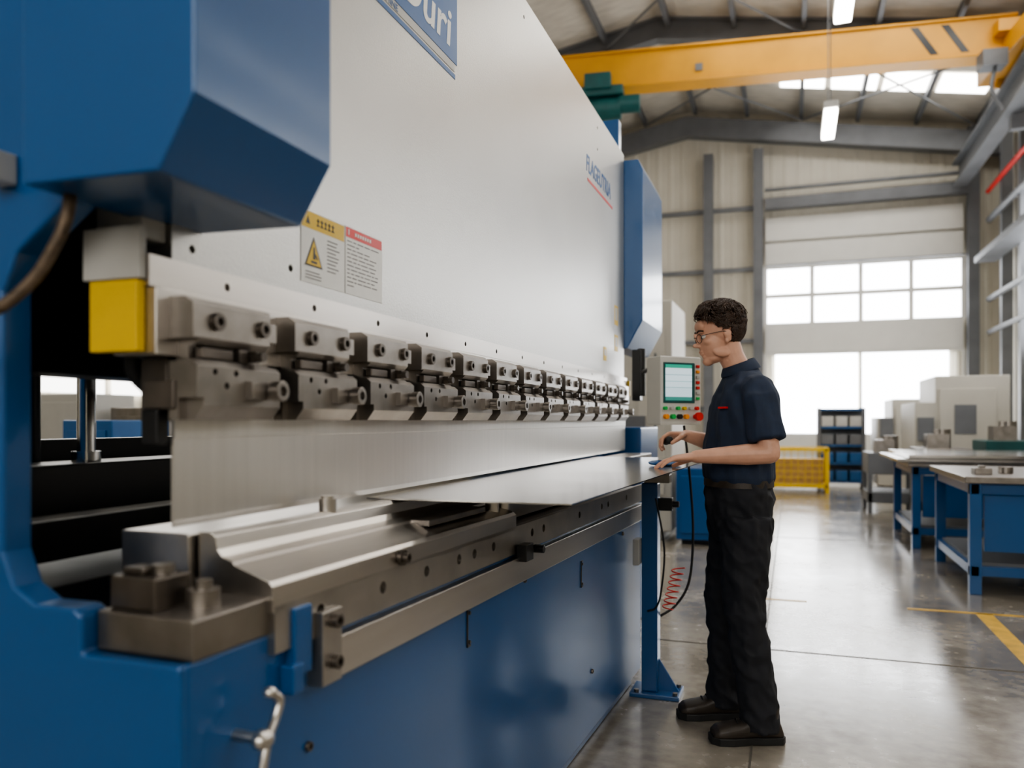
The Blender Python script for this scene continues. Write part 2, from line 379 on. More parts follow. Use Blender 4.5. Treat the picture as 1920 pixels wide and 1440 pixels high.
bm = nb(); box(bm, -1.11, -1.01, 1.03, 1.049, 1.405, 1.523); P('end_guard', bm, 'yellow', bevel=.002)
bm = nb(); box(bm, -1.0, -.985, 5.095, 5.13, 1.45, 1.55); P('end_guard', bm, 'yellow', bevel=.002)
bm = nb(); box(bm, -1.42, -1.3, 1.02, 5.1, 1.38, 3.1); P('ram_back_panel', bm, 'black')
bm = nb(); box(bm, -2.05, -1.215, 1.01, 5.1, .3, 1.0); P('rear_table', bm, 'black')
bm = nb(); box(bm, -1.42, -1.34, 1.02, 5.0, 1.02, 1.1); P('back_gauge_beam', bm, 'black', bevel=.004)
bm = nb(); box(bm, -1.75, -1.6, 1.02, 5.0, 1.06, 1.19); P('back_gauge_beam', bm, 'black', bevel=.004)
bm = nb(); box(bm, -2.0, -1.92, 1.02, 5.0, 1.1, 1.24); P('back_gauge_beam', bm, 'black', bevel=.004)
bm = nb(); cyl(bm, (-1.68, 1.55, 1.33), .022, .30); cyl(bm, (-1.68, 1.55, 1.2), .034, .03); P('guide_rod', bm, 'chrome', smooth=True)
bm = nb(); cyl(bm, (-1.82, 1.5, 1.33), .03, .34); P('guide_rod', bm, 'black', smooth=True)
bm = nb(); prism(bm, [(-1.003, 1.30), (-.996, 1.30), (-.996, 1.262), (-.9985, 1.26), (-.9985, 1.12), (-1.001, 1.108), (-1.0035, 1.12)], 1.10, 5.02)
P('punch', bm, 'steel_v')
bm = nb(); box(bm, -.31, -.152, 1.12, 4.95, .972, 1.094); P('die_holder', bm, 'steel', frame=FB, bevel=.003)
bm = nb(); prism(bm, [(-.145, .975), (-.145, 1.097), (-.118, 1.097), (-.108, 1.09), (-.103, 1.068), (-.092, 1.056), (-.070, 1.049), (-.066, 1.043), (.006, 1.02), (.014, 1.012), (.014, .968), (-.02, .968)], 1.135, 2.25)
P('die', bm, 'steel', frame=FB, bevel=.001)
bm = nb(); box(bm, -.15, -.075, 2.26, 3.9, .975, 1.08); P('die', bm, 'steel', frame=FB, bevel=.003)
bm = nb(); box(bm, -.31, -.004, 1.2, 3.96, .931, .968); P('bed_table', bm, 'dsteel', frame=FB, bevel=.002)
bm = nb(); box(bm, -.004, .014, 1.14, 3.965, .897, .978); cut = nb()
for y in (1.27, 1.49, 1.684, 1.858, 1.951, 2.078, 2.385, 2.493, 2.89, 3.2, 3.3, 3.62): cyl(cut, (.014, y, .943), .0125, .034, 'X', 20)
M['plate'] = mat('bed_plate_steel', (.40, .375, .345), .36, .95, 10, .15, .05, 60, 0, (1,1,1), .04)
P('bed_side_plate', boolcut(bm, cut), 'plate', frame=FB)
bm = nb(); box(bm, -.002, .026, 1.25, 3.965, .81, .886); P('bed_rail', bm, 'steel', frame=FB, bevel=.002)
bm = nb(); box(bm, .0, .034, 1.25, 1.31, .81, .945); P('rail_end_plate', bm, 'plate', frame=FB, bevel=.002)
for y, z in ((1.28, .925), (1.28, .85)):
    bm = nb(); socket(bm, (.041, y, z), .013, .018); P('bolt', bm, 'dsteel', frame=FB, smooth=True)
bm = nb(); socket(bm, (.026, 1.56, .995), .011, .022); cyl(bm, (.02, 1.56, .995), .017, .01, 'X'); P('bolt', bm, 'dsteel', frame=FB, smooth=True)
bm = nb(); box(bm, .0, .022, 1.185, 1.235, .845, .965); box(bm, .0, .03, 1.17, 1.20, .82, .87); P('rail_bracket', bm, 'blue', frame=FB, bevel=.003)
bm = nb(); box(bm, -.19, .004, .965, 1.165, .931, .993); P('base_block', bm, 'tool', frame=FB, bevel=.003)
bm = nb(); box(bm, -.185, -.09, .985, 1.06, .993, 1.045); box(bm, -.175, -.13, 1.0, 1.04, 1.045, 1.056); P('stop_block', bm, 'dsteel', frame=FB, bevel=.003)
bm = nb(); cyl(bm, (-.118, 1.03, 1.05), .018, .02); cyl(bm, (-.118, 1.03, 1.02), .014, .06); P('pin', bm, 'tool', frame=FB, smooth=True)
bm = nb(); cyl(bm, (-.055, 1.05, 1.006), .026, .03); cyl(bm, (-.055, 1.05, 1.026), .014, .02); P('pin', bm, 'tool', frame=FB, smooth=True)
bm = nb(); cyl(bm, (-.13, 1.5, 1.108), .019, .03); cyl(bm, (-.13, 1.5, 1.124), .015, .01); P('pin', bm, 'steel', frame=FB, smooth=True)
bm = nb(); cyl(bm, (-.035, 2.18, 1.04), .02, .07); P('pin', bm, 'steel', frame=FB, smooth=True)
bm = nb(); cyl(bm, (-.035, 2.26, 1.03), .02, .07); P('pin', bm, 'steel', frame=FB, smooth=True)
bm = nb(); box(bm, -.075, -.02, 1.76, 2.1, 1.035, 1.05); P('stop_finger', bm, 'tool', frame=FB, bevel=.002)
bm = nb(); box(bm, .018, .05, 2.24, 2.30, .875, .925); box(bm, .018, .04, 2.3, 2.4, .89, .905); cyl(bm, (.045, 2.34, .9), .012, .05, 'X'); P('connector', bm, 'black', frame=FB, bevel=.002)
def latch(y, z, s):
    bm = nb(); box(bm, 0, .004, y, y+.004, z, z+s); box(bm, 0, .004, y, y+.02, z+s-.004, z+s); box(bm, 0, .004, y, y+.02, z, z+.004)
    cyl(bm, (.003, y+.012, z+.012), .005, .006, 'X', 12); cyl(bm, (.003, y+.012, z+s-.012), .005, .006, 'X', 12); P('access_hatch', bm, 'dsteel', frame=FB)
latch(1.93, .70, .10); latch(2.95, .66, .1)
for y, z in ((2.35, .80), (3.6, .78), (1.25, .70), (3.1, .3), (1.6, .25)):
    bm = nb(); socket(bm, (.003, y, z), .009, .008); P('bolt', bm, 'dsteel', frame=FB, smooth=True)
bm = nb(); tube(bm, [(0, 1.06, .79), (.03, 1.06, .79), (.06, 1.06, .79)], .009, 12, 2); ell(bm, (.055, 1.06, .79), (.016, .02, .016))
tube(bm, [(.06, 1.04, .70), (.062, 1.05, .75), (.06, 1.065, .79), (.055, 1.09, .815), (.055, 1.10, .84), (.05, 1.085, .856)], .0075, 12, 6); ell(bm, (.05, 1.083, .857), (.011, .011, .009))
P('valve_lever', bm, 'steel', frame=FB, smooth=True, angle=60)
bm = nb(); box(bm, -1.205, -1.165, .905, .945, 1.665, 1.715); P('side_switch', bm, 'lgrey', bevel=.005)
bm = nb(); cyl(bm, (-1.13, .942, 1.675), .006, .008, 'Y', 12); P('bolt', bm, 'black')
bm = nb(); tube(bm, [(-1.04, .935, 1.68), (-1.035, .92, 1.60), (-1.045, .905, 1.55), (-1.055, .88, 1.50), (-1.085, .85, 1.455), (-1.16, .82, 1.42), (-1.3, .8, 1.40)], .0095, 12, 8); P('hose', bm, 'hose', smooth=True, angle=0)
pts = [(-1.08, 1.09, 1.42), (-1.10, 1.12, 1.37), (-1.09, 1.18, 1.33), (-1.06, 1.22, 1.325), (-1.03, 1.20, 1.35)]
bm = nb(); tube(bm, pts, .011, 12)
sp = spline(pts, 9)
for i in range(1, len(sp)-1):
    q = sp[i]; bmesh.ops.create_uvsphere(bm, u_segments=10, v_segments=6, radius=.0145, matrix=T(q) @ Matrix.Diagonal((1, 1, .7, 1)))
P('hose', bm, 'rubber', smooth=True, angle=0)
bm = nb(); box(bm, -1.04, -.975, 1.075, 1.13, 1.31, 1.36); P('hose_bracket', bm, 'dsteel', bevel=.003)
bm = nb(); box(bm, -1.04, -1.005, 1.07, 1.098, 1.25, 1.31); P('end_stop', bm, 'black', bevel=.003)
bm = nb(); box(bm, -.95, -.90, 5.0, 5.09, 1.42, 1.74); cyl(bm, (-.9, 5.05, 1.6), .025, .3); P('arm_bracket', bm, 'black', bevel=.004)

# tool clamps
y0 = 1.08; W = .228
bm = nb(); prism(bm, [(-.99, 1.5), (-.957, 1.5), (-.94, 1.489), (-.94, 1.432), (-.952, 1.42), (-.965, 1.418), (-.965, 1.396), (-.948, 1.396), (-.932, 1.383), (-.932, 1.316), (-.95, 1.293), (-.99, 1.293)], y0, y0+W)
cut = nb()
box(cut, -1., -.9, y0-.01, y0+.018, 1.392, 1.43); box(cut, -1., -.9, y0+W-.02, y0+W+.01, 1.392, 1.44)
box(cut, -.97, -.9, y0-.01, y0+.016, 1.29, 1.33); box(cut, -.955, -.9, y0+W-.02, y0+W+.01, 1.475, 1.51)
for yy, zz in ((.045, 1.375), (.075, 1.352), (.10, 1.375)): cyl(cut, (-.93, y0+yy, zz), .006, .03, 'X', 12)
clamp = P('tool_clamp', boolcut(bm, cut), 'tool')
def sub(name, bm, m, **k): return mkobj(name, bm, m, clamp, **k)
bm = nb(); socket(bm, (-.937, y0+.058, 1.462), .0155, .012); sub('cap_screw', bm, 'dsteel', smooth=True)
bm = nb(); socket(bm, (-.937, y0+.185, 1.462), .0155, .012); sub('cap_screw', bm, 'dsteel', smooth=True)
bm = nb(); cyl(bm, (-.95, y0+.16, 1.408), .012, .04, 'X', 6); cyl(bm, (-.94, y0+.16, 1.408), .009, .045, 'X', 16); box(bm, -.965, -.945, y0+.125, y0+.15, 1.396, 1.42); sub('adjusting_screw', bm, 'dsteel', smooth=True)
bm = nb(); box(bm, -.934, -.918, y0+.125, y0+.165, 1.33, 1.362); cyl(bm, (-.92, y0+.185, 1.346), .017, .034, 'X'); socket(bm, (-.902, y0+.185, 1.346), .0195, .018); sub('clamping_knob', bm, 'tool', smooth=True)
bm = nb(); box(bm, -.962, -.946, y0+.03, y0+.11, 1.398, 1.416); sub('wedge', bm, 'dsteel', bevel=.002)
for i in range(1, 13): dup(clamp, T((0, .29*i, 0)))

# labels, logos on the ram
def ramF(y, z, x=-1.0195): return Matrix(((0, 0, 1, x), (1, 0, 0, y), (0, 1, 0, z), (0, 0, 0, 1)))
def plate(name, y0, y1, z0, z1, m, par, x=-1.0195, t=.0008): return bx(name, (x-.002, x+t, y0, y1, z0, z1), m, par, bevel=0)
def tri(name, pts, m, par, x): bm = nb(); prism(bm, pts, x, x+.0003, 'X'); return mkobj(name, bm, m, par)
L1 = plate('warning_label', 1.507, 1.688, 1.60, 1.762, 'label', PB); L1["label"] = "white warning label with yellow header and triangle"
plate('label_header', 1.509, 1.686, 1.722, 1.760, 'yellow', L1, t=.0011)
tri('warning_triangle', [(1.52, 1.638), (1.592, 1.638), (1.556, 1.706)], 'label_dark', L1, -1.0185)
tri('warning_triangle', [(1.5265, 1.6415), (1.5855, 1.6415), (1.556, 1.6975)], 'yellow', L1, -1.0181)
bm = nb()
for a in ([(1.552, 1.655), (1.562, 1.655), (1.559, 1.682), (1.554, 1.682)], [(1.545, 1.646), (1.568, 1.646), (1.568, 1.651), (1.545, 1.651)], [(1.562, 1.662), (1.57, 1.655), (1.572, 1.658), (1.562, 1.668)]): prism(bm, a, -1.0178, -1.0173, 'X')
mkobj('triangle_symbol', bm, 'label_dark', L1); bm = nb()
tri('header_symbol', [(1.525, 1.732), (1.541, 1.732), (1.533, 1.75)], 'label_dark', L1, -1.0183)
x = 1.568
for i in range(5):
    box(bm, -1.0184, -1.0178, x, x+.011, 1.733, 1.736); box(bm, -1.0184, -1.0178, x+.004, x+.007, 1.733, 1.75); box(bm, -1.0184, -1.0178, x+.001, x+.011, 1.744, 1.747); x += .0155
mkobj('header_print', bm, 'label_dark', L1); bm = nb()
for r in range(9):
    l = random.uniform(.035, .062); z = 1.708-r*.0088; box(bm, -1.0187, -1.0183, 1.612, 1.612+l, z, z+.0022)
mkobj('label_print', bm, 'label_dark', L1); bm = nb()
for r in range(3): box(bm, -1.0187, -1.0183, 1.524, 1.588-random.random()*.02, 1.624-r*.007, 1.626-r*.007)
mkobj('label_caption', bm, 'label_dark', L1)
L2 = plate('warning_label', 1.692, 1.875, 1.60, 1.764, 'label', PB); L2["label"] = "white instruction label with red header"
plate('label_header', 1.694, 1.873, 1.738, 1.762, 'red', L2, t=.0011)
bm = nb(); box(bm, -1.0182, -1.0176, 1.704, 1.709, 1.744, 1.757)
for i in range(7): box(bm, -1.0182, -1.0176, 1.735+i*.012, 1.743+i*.012, 1.746, 1.754)
mkobj('header_print', bm, 'label', L2)
bm = nb()
for r in range(12):
    z = 1.728-r*.0098; y = 1.70
    while y < 1.84:
        l = random.uniform(.01, .04); box(bm, -1.0187, -1.0183, y, min(1.865, y+l), z, z+.0022); y += l+.006
        if random.random() < .12: break
mkobj('label_print', bm, 'label_dark', L2)
LG = plate('logo_panel', 1.35, 2.375, 2.435, 2.70, 'logo', PB); LG["label"] = "blue logo panel with white lettering"
text('logo_text', 'LDüri', .165, ramF(2.325, 2.475, -1.0185), 'label', LG, bold=.003, align='RIGHT', sx=1.15, shear=.1)
plate('logo_band', 1.40, 2.355, 2.407, 2.43, 'lgrey', LG, t=.0009)
text('logo_text', 'LOURI  MACHINE', .026, ramF(1.72, 2.410, -1.0183), 'logo', LG, sx=1.2)
plate('logo_line', 1.55, 2.36, 2.385, 2.400, 'logo', LG, t=.0009)
l2 = text('logo_text', 'FLAGEUTRIA', .125, ramF(4.09, 2.612, -1.0192), 'logo', PB, bold=.002, sx=.84, shear=.1); l2["label"] = "blue lettering with a red underline"
plate('logo_line', 4.12, 4.74, 2.563, 2.578, 'red', l2)
for (a, b, c, d) in ((4.80, 4.9, 1.88, 2.0), (4.80, 4.9, 1.72, 1.82), (4.5, 4.58, 1.64, 1.72)):
    q = plate('safety_sticker', a, b, c, d, 'yellow', PB); plate('sticker_print', a+.015, b-.015, c+.03, d-.015, 'lgrey', q, t=.0012)

# ------------------------------------------------------------ sheet, stand
bm = nb(); pr = [(-.994, 1.75), (-.475, 1.77), (-.380, 4.2), (-.994, 4.2)]
A = [bm.verts.new((x, y, 1.098)) for x, y in pr]; B = [bm.verts.new((x, y, 1.101)) for x, y in pr]
bm.faces.new(A); bm.faces.new(B)
for i in range(4): bm.faces.new((A[i], A[(i+1) % 4], B[(i+1) % 4], B[i]))
meta(mkobj('metal_sheet', bm, 'sheet'), 'large flat shiny steel sheet lying on the press bed', 'metal sheet')
SS = empty('support_stand', (-.63, 3.80, 0), 'blue steel stand with base plate beside the press bed', 'stand')
bm = nb(); box(bm, -.67, -.595, 3.76, 3.85, .02, 1.0); mkobj('post', bm, 'blue', SS, bevel=.005)
bm = nb(); box(bm, -.72, -.49, 3.72, 3.90, 0, .02); mkobj('base_plate', bm, 'blue', SS, bevel=.003)
bm = nb(); prism(bm, [(-.596, .02), (-.5, .02), (-.596, .17)], 3.80, 3.812); mkobj('gusset', bm, 'blue', SS)
for a in ((-.51, 3.74), (-.51, 3.87), (-.69, 3.74)):
    bm = nb(); cyl(bm, (a[0], a[1], .027), .012, .014, 'Z', 6); mkobj('bolt', bm, 'tool', SS)
bm = nb(); box(bm, -.66, -.54, 3.77, 3.84, 1.0, 1.04); cyl(bm, (-.555, 3.805, 1.068), .028, .10, 'Y', 20); box(bm, -.60, -.56, 3.79, 3.82, 1.03, 1.07); mkobj('roller_bracket', bm, 'tool', SS, bevel=.002)
bm = nb(); box(bm, -.596, -.53, 3.78, 3.83, .87, .93); cyl(bm, (-.52, 3.805, .9), .015, .04, 'X'); mkobj('clamp_bracket', bm, 'black', SS, bevel=.003)
bm = nb(); box(bm, -.70, -.67, 3.70, 3.78, .62, .74); mkobj('junction_box', bm, 'lgrey', SS, bevel=.004)

# ------------------------------------------------------------ control panel
FP = T((-.545, 3.95, 1.438)) @ R(46, 'Z')
CP = empty('control_panel', (0, 0, -.17), 'light grey operator control panel with lit screen and coloured buttons', 'control panel', frame=FP)
w, h, dp = .122, .165, .055
bm = nb(); prism(bm, [(-dp, -h), (-dp, h), (dp*.9, h), (dp, h-.02), (dp, -h+.02), (dp*.9, -h)], -w, w, 'X'); mkobj('housing', bm, 'panel', CP, frame=FP, bevel=.006)
bm = nb(); box(bm, -.106, .082, -dp-.004, -dp, -.06, .135); mkobj('screen_bezel', bm, 'teal', CP, frame=FP, bevel=.002)
bm = nb(); box(bm, -.096, .062, -dp-.006, -dp-.003, -.048, .125); mkobj('screen', bm, 'screen', CP, frame=FP)
k = ['red', 'orange', 'lgrey', 'red', 'red', 'lgrey', 'green']
for i, c in enumerate(k):
    bm = nb(); box(bm, .090, .110, -dp-.008, -dp, .112-i*.026, .126-i*.026); mkobj('key', bm, c, CP, frame=FP, bevel=.002)
for i, c in enumerate(['green', 'lgrey', 'green', 'yellow', 'lgrey', 'red']):
    bm = nb(); cyl(bm, (-.1+i*.038, -dp-.008, -.085), .009, .018, 'Y', 16); mkobj('push_button', bm, c, CP, frame=FP, smooth=True)
for i, c in enumerate(['orange', 'green', 'black', 'orange']):
    bm = nb(); cyl(bm, (-.095+i*.04, -dp-.009, -.125), .012, .02, 'Y', 16); mkobj('push_button', bm, c, CP, frame=FP, smooth=True)
bm = nb(); cyl(bm, (.085, -dp-.012, -.125), .012, .024, 'Y', 16); cyl(bm, (.085, -dp-.03, -.125), .021, .016, 'Y', 20); mkobj('emergency_stop', bm, 'red', CP, frame=FP, smooth=True)
bm = nb(); tube(bm, [(-.545, 4.0, 1.585), (-.57, 4.1, 1.60), (-.75, 4.6, 1.60), (-.87, 4.98, 1.60)], .014, 12, 6); mkobj('support_arm', bm, 'grey', CP, smooth=True)
bm = nb(); tube(bm, [(-.5, 3.98, 1.27), (-.47, 3.98, 1.0), (-.455, 3.97, .75), (-.47, 3.95, .52), (-.53, 3.93, .40), (-.60, 3.88, .35)], .006, 10)
meta(mkobj('power_cable', bm, 'rubber', smooth=True, angle=0), 'black cable hanging from the control panel to the stand', 'cable')
bm = nb(); tube(bm, [(-.6, 3.75, .93), (-.56, 3.74, .7), (-.575, 3.745, .5), (-.6, 3.75, .42), (-.64, 3.75, .4)], .0045, 10)
meta(mkobj('power_cable', bm, 'rubber', smooth=True, angle=0), 'thin black cable looping beside the blue stand', 'cable')
pts = []
for i in range(7*14):
    t = i/14*math.tau; s = i/(7*14); pts.append((-.505-.05*s+.028*math.cos(t), 3.82+.028*math.sin(t)*.7, .60-.2*s))
bm = nb(); tube(bm, pts, .003, 6, 0); 
meta(mkobj('coiled_air_hose', bm, 'red', smooth=True, angle=0), 'red coiled air hose hanging at the stand', 'hose')

# ------------------------------------------------------------ person
FPp = T((-.2105, 3.465, 0)) @ R(19.29, 'Z')
PE = empty('person', (0, 0, 0), 'person in navy polo and black trousers, standing at the steel sheet', 'person', frame=FPp)
HF = T((-.082, 0, 1.652)) @ R(-12, 'Y')
def hand(bm, wrist, d, n, w, curl, spread=.06, thumb_in=.25):
    d = Vector(d).normalized(); n = Vector(n); n = (n-d*n.dot(d)).normalized(); w0 = Vector(w); w = (w0-d*w0.dot(d)-n*w0.dot(n)).normalized(); O = Vector(wrist)
    seg = 16
    rr = [(-.01, .026, .021), (.012, .029, .019), (.04, .038, .0165), (.07, .042, .0150), (.088, .040, .0125), (.095, .036, .009)]
    rings = [[bm.verts.new(O+d*s+w*a*math.cos(t*math.tau/seg)+n*b*math.sin(t*math.tau/seg)) for t in range(seg)] for s, a, b in rr]
    for A, B in zip(rings, rings[1:]):
        for i in range(seg): bm.faces.new((A[i], A[(i+1) % seg], B[(i+1) % seg], B[i]))
    bm.faces.new(rings[0][::-1]); bm.faces.new(rings[-1])
    for off, ln, r, cu, st in ((-.033, .064, .0075, curl*1.15, .080), (-.0115, .079, .0083, curl*1.05, .086), (.0105, .085, .0086, curl, .088), (.032, .076, .0084, curl*.85, .085)):
        p = O+d*(st-.012)+w*off; a = 0; pts = [p.copy()]; rad = [r*1.08]; p = O+d*st+w*off; pts.append(p.copy()); rad.append(r*1.08)
        for f, q in ((.46, 1), (.30, 1.15), (.24, .8)):
            a += cu*q; v = (d+w*off*spread/.03)*math.cos(a)+n*math.sin(a)
            p = p+v*ln*f; pts.append(p.copy()); rad.append(r*(1.0 if f == .46 else .92 if f == .30 else .78))
        limb(bm, pts, rad, 10)
    p = O+d*.022+w*.022+n*.006; v1 = (d*.62+w*.72+n*thumb_in).normalized(); v2 = (d*.92+w*.25+n*thumb_in*1.2).normalized()
    limb(bm, [p, p+v1*.034, p+v1*.034+v2*.032, p+v1*.034+v2*.056], [.015, .0118, .0105, .0085], 10)
bm = nb()
rings_loft(bm, [((.0, 0, .86), .085, .13), ((.0, 0, .95), .105, .14), ((.0, 0, 1.06), .105, .145), ((.0, 0, 1.2), .105, .145), ((.012, 0, 1.33), .10, .155), ((.02, 0, 1.40), .088, .15), ((.018, 0, 1.455), .062, .10), ((.01, 0, 1.50), .055, .06)])
limb(bm, [(.012, 0, 1.45), (-.005, 0, 1.51), (-.03, 0, 1.56), (-.05, 0, 1.62)], [.058, .053, .052, .053], 20, caps=False)
NK, FK = (-.005, -.1, .53), (-.035, .11, .53)
NA, FA = (.055, -.115, .10), (-.02, .15, .10)
limb(bm, [(.0, -.075, .90), NK, NA], [.070, .050, .036]); limb(bm, [(.0, .075, .90), FK, FA], [.070, .050, .036])
for a in (NA, FA): limb(bm, [(a[0]+.015, a[1], .055), (a[0]-.05, a[1], .048), (a[0]-.12, a[1], .042)], [.026, .024, .018])
SHn, ELn, WRn = Vector((.03, -.175, 1.405)), Vector((.055, -.235, 1.165)), Vector((-.215, -.165, 1.15))
SHf, ELf, WRf = Vector((.02, .175, 1.405)), Vector((.03, .24, 1.17)), Vector((-.185, .15, 1.228))
for a, b, c in ((SHn, ELn, WRn), (SHf, ELf, WRf)):
    limb(bm, [a+Vector((0, 0, -.02)), a.lerp(b, .5), b], [.050, .046, .040]); m1 = b.lerp(c, .3); limb(bm, [b, m1, b.lerp(c, .7), c], [.040, .042, .033, .026])
hand(bm, WRn, (-1, .25, -.10), (0, 0, -1), (0, 1, 0), .22)
hand(bm, WRf, (-1, -.12, .0), (0, -.35, -1), (0, -1, .2), .62, .03, .5)
b3 = nb()
ell(b3, (.014, 0, .028), (.094, .076, .086), seg=32); ell(b3, (-.030, 0, -.03), (.060, .062, .082), seg=32)
ell(b3, (-.066, 0, -.100), (.024, .028, .020)); ell(b3, (-.040, 0, -.092), (.042, .042, .022)); ell(b3, (-.006, 0, -.066), (.062, .054, .034), R(20, 'Y'))
ell(b3, (-.077, 0, .022), (.015, .048, .010)); ell(b3, (-.070, 0, .045), (.022, .05, .03))
ell(b3, (-.091, 0, -.004), (.010, .0085, .030), R(-20, 'Y')); ell(b3, (-.105, 0, -.026), (.013, .010, .0095)); ell(b3, (-.094, .010, -.030), (.011, .007, .008)); ell(b3, (-.094, -.010, -.030), (.011, .007, .008))
ell(b3, (-.078, 0, -.045), (.014, .022, .014))
ell(b3, (-.087, 0, -.056), (.010, .022, .0062)); ell(b3, (-.086, 0, -.066), (.0095, .020, .006)); ell(b3, (-.074, 0, -.078), (.014, .018, .012))
for s in (-1, 1):
    ell(b3, (-.060, s*.04, -.020), (.020, .020, .018)); ell(b3, (-.02, s*.052, -.075), (.035, .012, .02), R(22, 'Y'))
    ell(b3, (.014, s*.074, -.012), (.015, .006, .028), R(-10, 'Y')); ell(b3, (.015, s*.078, -.004), (.016, .005, .017)); ell(b3, (.006, s*.074, -.034), (.008, .006, .011))
for v in b3.verts: v.co = HF @ v.co
tmp = bpy.data.meshes.new('h'); b3.to_mesh(tmp); b3.free(); bm.from_mesh(tmp)
body = remeshed('body', bm, .0030, 'skin', PE, FPp, 3)
for s in (-1, 1):
    bm = nb(); ell(bm, (-.071, s*.031, .002), (.0125, .0125, .0095)); mkobj('eye', bm, 'eyew', PE, frame=FPp @ HF, smooth=True, angle=0)
    bm = nb(); ell(bm, (-.0810, s*.031, .000), (.0035, .006, .006)); mkobj('iris', bm, 'hair', PE, frame=FPp @ HF, smooth=True, angle=0)
    bm = nb(); tube(bm, [(-.093, s*.014, .024), (-.088, s*.032, .030), (-.074, s*.050, .025)], .003, 8); mkobj('eyebrow', bm, 'hair', PE, frame=FPp @ HF, smooth=True, angle=0)
bm = nb()
for s in (-1, 1):
    ring = [Vector((-.099+.012*(abs(s*.033+.024*math.cos(t*math.tau/24))/.06), s*.033+.024*math.cos(t*math.tau/24), -.002+.018*math.sin(t*math.tau/24))) for t in range(25)]
    tube(bm, ring, .0013, 6, 0)
    tube(bm, [(-.088, s*.058, .006), (-.05, s*.070, .008), (.0, s*.080, .006), (.02, s*.081, -.01)], .0013, 6, 6)
tube(bm, [(-.099, -.01, .004), (-.105, 0, .007), (-.099, .01, .004)], .0013, 6, 4)
mkobj('glasses', bm, 'black', PE, frame=FPp @ HF, smooth=True, angle=0)
rnd = random.Random(3); hb = nb()
def hairline(p):
    if p.x < -.050: return p.z > .074
    if p.x < -.022: return p.z > .055
    if p.x < .000: return p.z > .030
    if p.x < .034: return p.z > .020
    if p.x < .065: return p.z > -.040
    return p.z > -.050
N0 = 6500; cc = Vector((.016, 0, .03))
for i in range(N0):
    th = math.acos(1-2*((i+.5)/N0)); ph = i*2.39996
    u = Vector((math.sin(th)*math.cos(ph), math.sin(th)*math.sin(ph), math.cos(th)))
    p = Vector((cc.x+.096*u.x, .078*u.y, cc.z+.088*u.z))
    if not hairline(p): continue
    top = max(0, min(1, (p.z-.03)/.06))
    if i % 5 == 0:
        bmesh.ops.create_icosphere(hb, subdivisions=1, radius=.009, matrix=T(p+u*(.001+.006*top)))
    front = max(0, min(1, -(p.x-.01)/.06)); cl = noise.noise_vector(p*32)
    fl = Vector((.75*front-.15, u.y*.5, .25*front-.6*(1-top)))+cl*1.3+Vector((rnd.uniform(-.2, .2), rnd.uniform(-.2, .2), rnd.uniform(-.2, .2)))
    t = (fl-u*fl.dot(u)).normalized(); L = .012+.026*top*rnd.uniform(.6, 1.2); b = u.cross(t)*cl.x*1.6
    q = p+u*(.005+.007*top+.008*front*top); pts = [q, q+t*L*.4+u*(.003+.010*top), q+t*L*.8+u*(.003+.011*top)+b*L*.4, q+t*L*1.1+u*.006*top+b*L*.8]
    limb(hb, pts, [.0019, .0022, .0017, .0005], 4, caps=False)
mkobj('hair', hb, 'hair', PE, frame=FPp @ HF, smooth=True, angle=0)
def folds(a, f, st=(1, 1, .45)):
    def g(c):
        q = Vector((c.x*f*st[0], c.y*f*st[1], c.z*f*st[2]+c.x*f*.5)); n = noise.noise(q)
        n2 = noise.noise(q*2.3+Vector((7, 1, 3))); return a*(1-abs(n)*2.2)*.6+a*.5*n2
    return g
bm = nb()
rings_loft(bm, [((.0, 0, 1.035), .124, .170), ((-.002, 0, 1.06), .136, .180), ((-.002, 0, 1.12), .138, .182), ((.004, 0, 1.22), .130, .180), ((.014, 0, 1.32), .126, .186), ((.02, 0, 1.38), .118, .188), ((.024, 0, 1.43), .102, .174), ((.024, 0, 1.465), .080, .130), ((.016, 0, 1.495), .064, .076), ((.010, 0, 1.51), .060, .062)], 40)
for a, b in ((SHn, ELn), (SHf, ELf)):
    limb(bm, [a+Vector((0, -a.y*.5, .015)), a+Vector((0, -a.y*.08, .0)), a.lerp(b, .12), a.lerp(b, .45), a.lerp(b, .78)], [.058, .066, .068, .064, .065], 20, caps=False)
remeshed('polo_shirt', bm, .0045, 'shirt', PE, FPp, 4, folds(.012, 12))
bx('chest_badge', (-.007, .008, -.022, .022, -.004, .004), 'red', PE, frame=FPp @ T((-.094, -.108, 1.345)) @ R(27, 'Z'), bevel=.001)
bm = nb()
n = 28; rings = []
for z, f, r1, r2, dx in ((1.492, 0, .066, .070, .012), (1.515, 0, .063, .065, .008), (1.534, 0, .060, .061, .000), (1.532, 0, .065, .066, .0), (1.507, 0, .077, .080, .006), (1.494, 0, .080, .083, .010)):
    rings.append([bm.verts.new((dx+r1*math.cos(t*math.tau/n), r2*math.sin(t*math.tau/n), z+.022*math.cos(t*math.tau/n))) for t in range(n)])
for A, B in zip(rings, rings[1:]+rings[:1]):
    for i in range(n): bm.faces.new((A[i], A[(i+1) % n], B[(i+1) % n], B[i]))
mkobj('collar', bm, 'shirt', PE, frame=FPp, smooth=True, angle=60)
bm = nb()
rings_loft(bm, [((.0, 0, .80), .09, .10), ((.004, 0, .86), .116, .156), ((.004, 0, .95), .132, .172), ((.0, 0, 1.0), .129, .171), ((-.001, 0, 1.05), .127, .168)], 36)
limb(bm, [(.006, -.088, .90), (.0, -.095, .70), NK, (.025, -.108, .33), (NA[0]-.005, -.113, .14), (NA[0]-.005, -.113, .055)], [.100, .089, .077, .073, .069, .073], 22, caps=False)
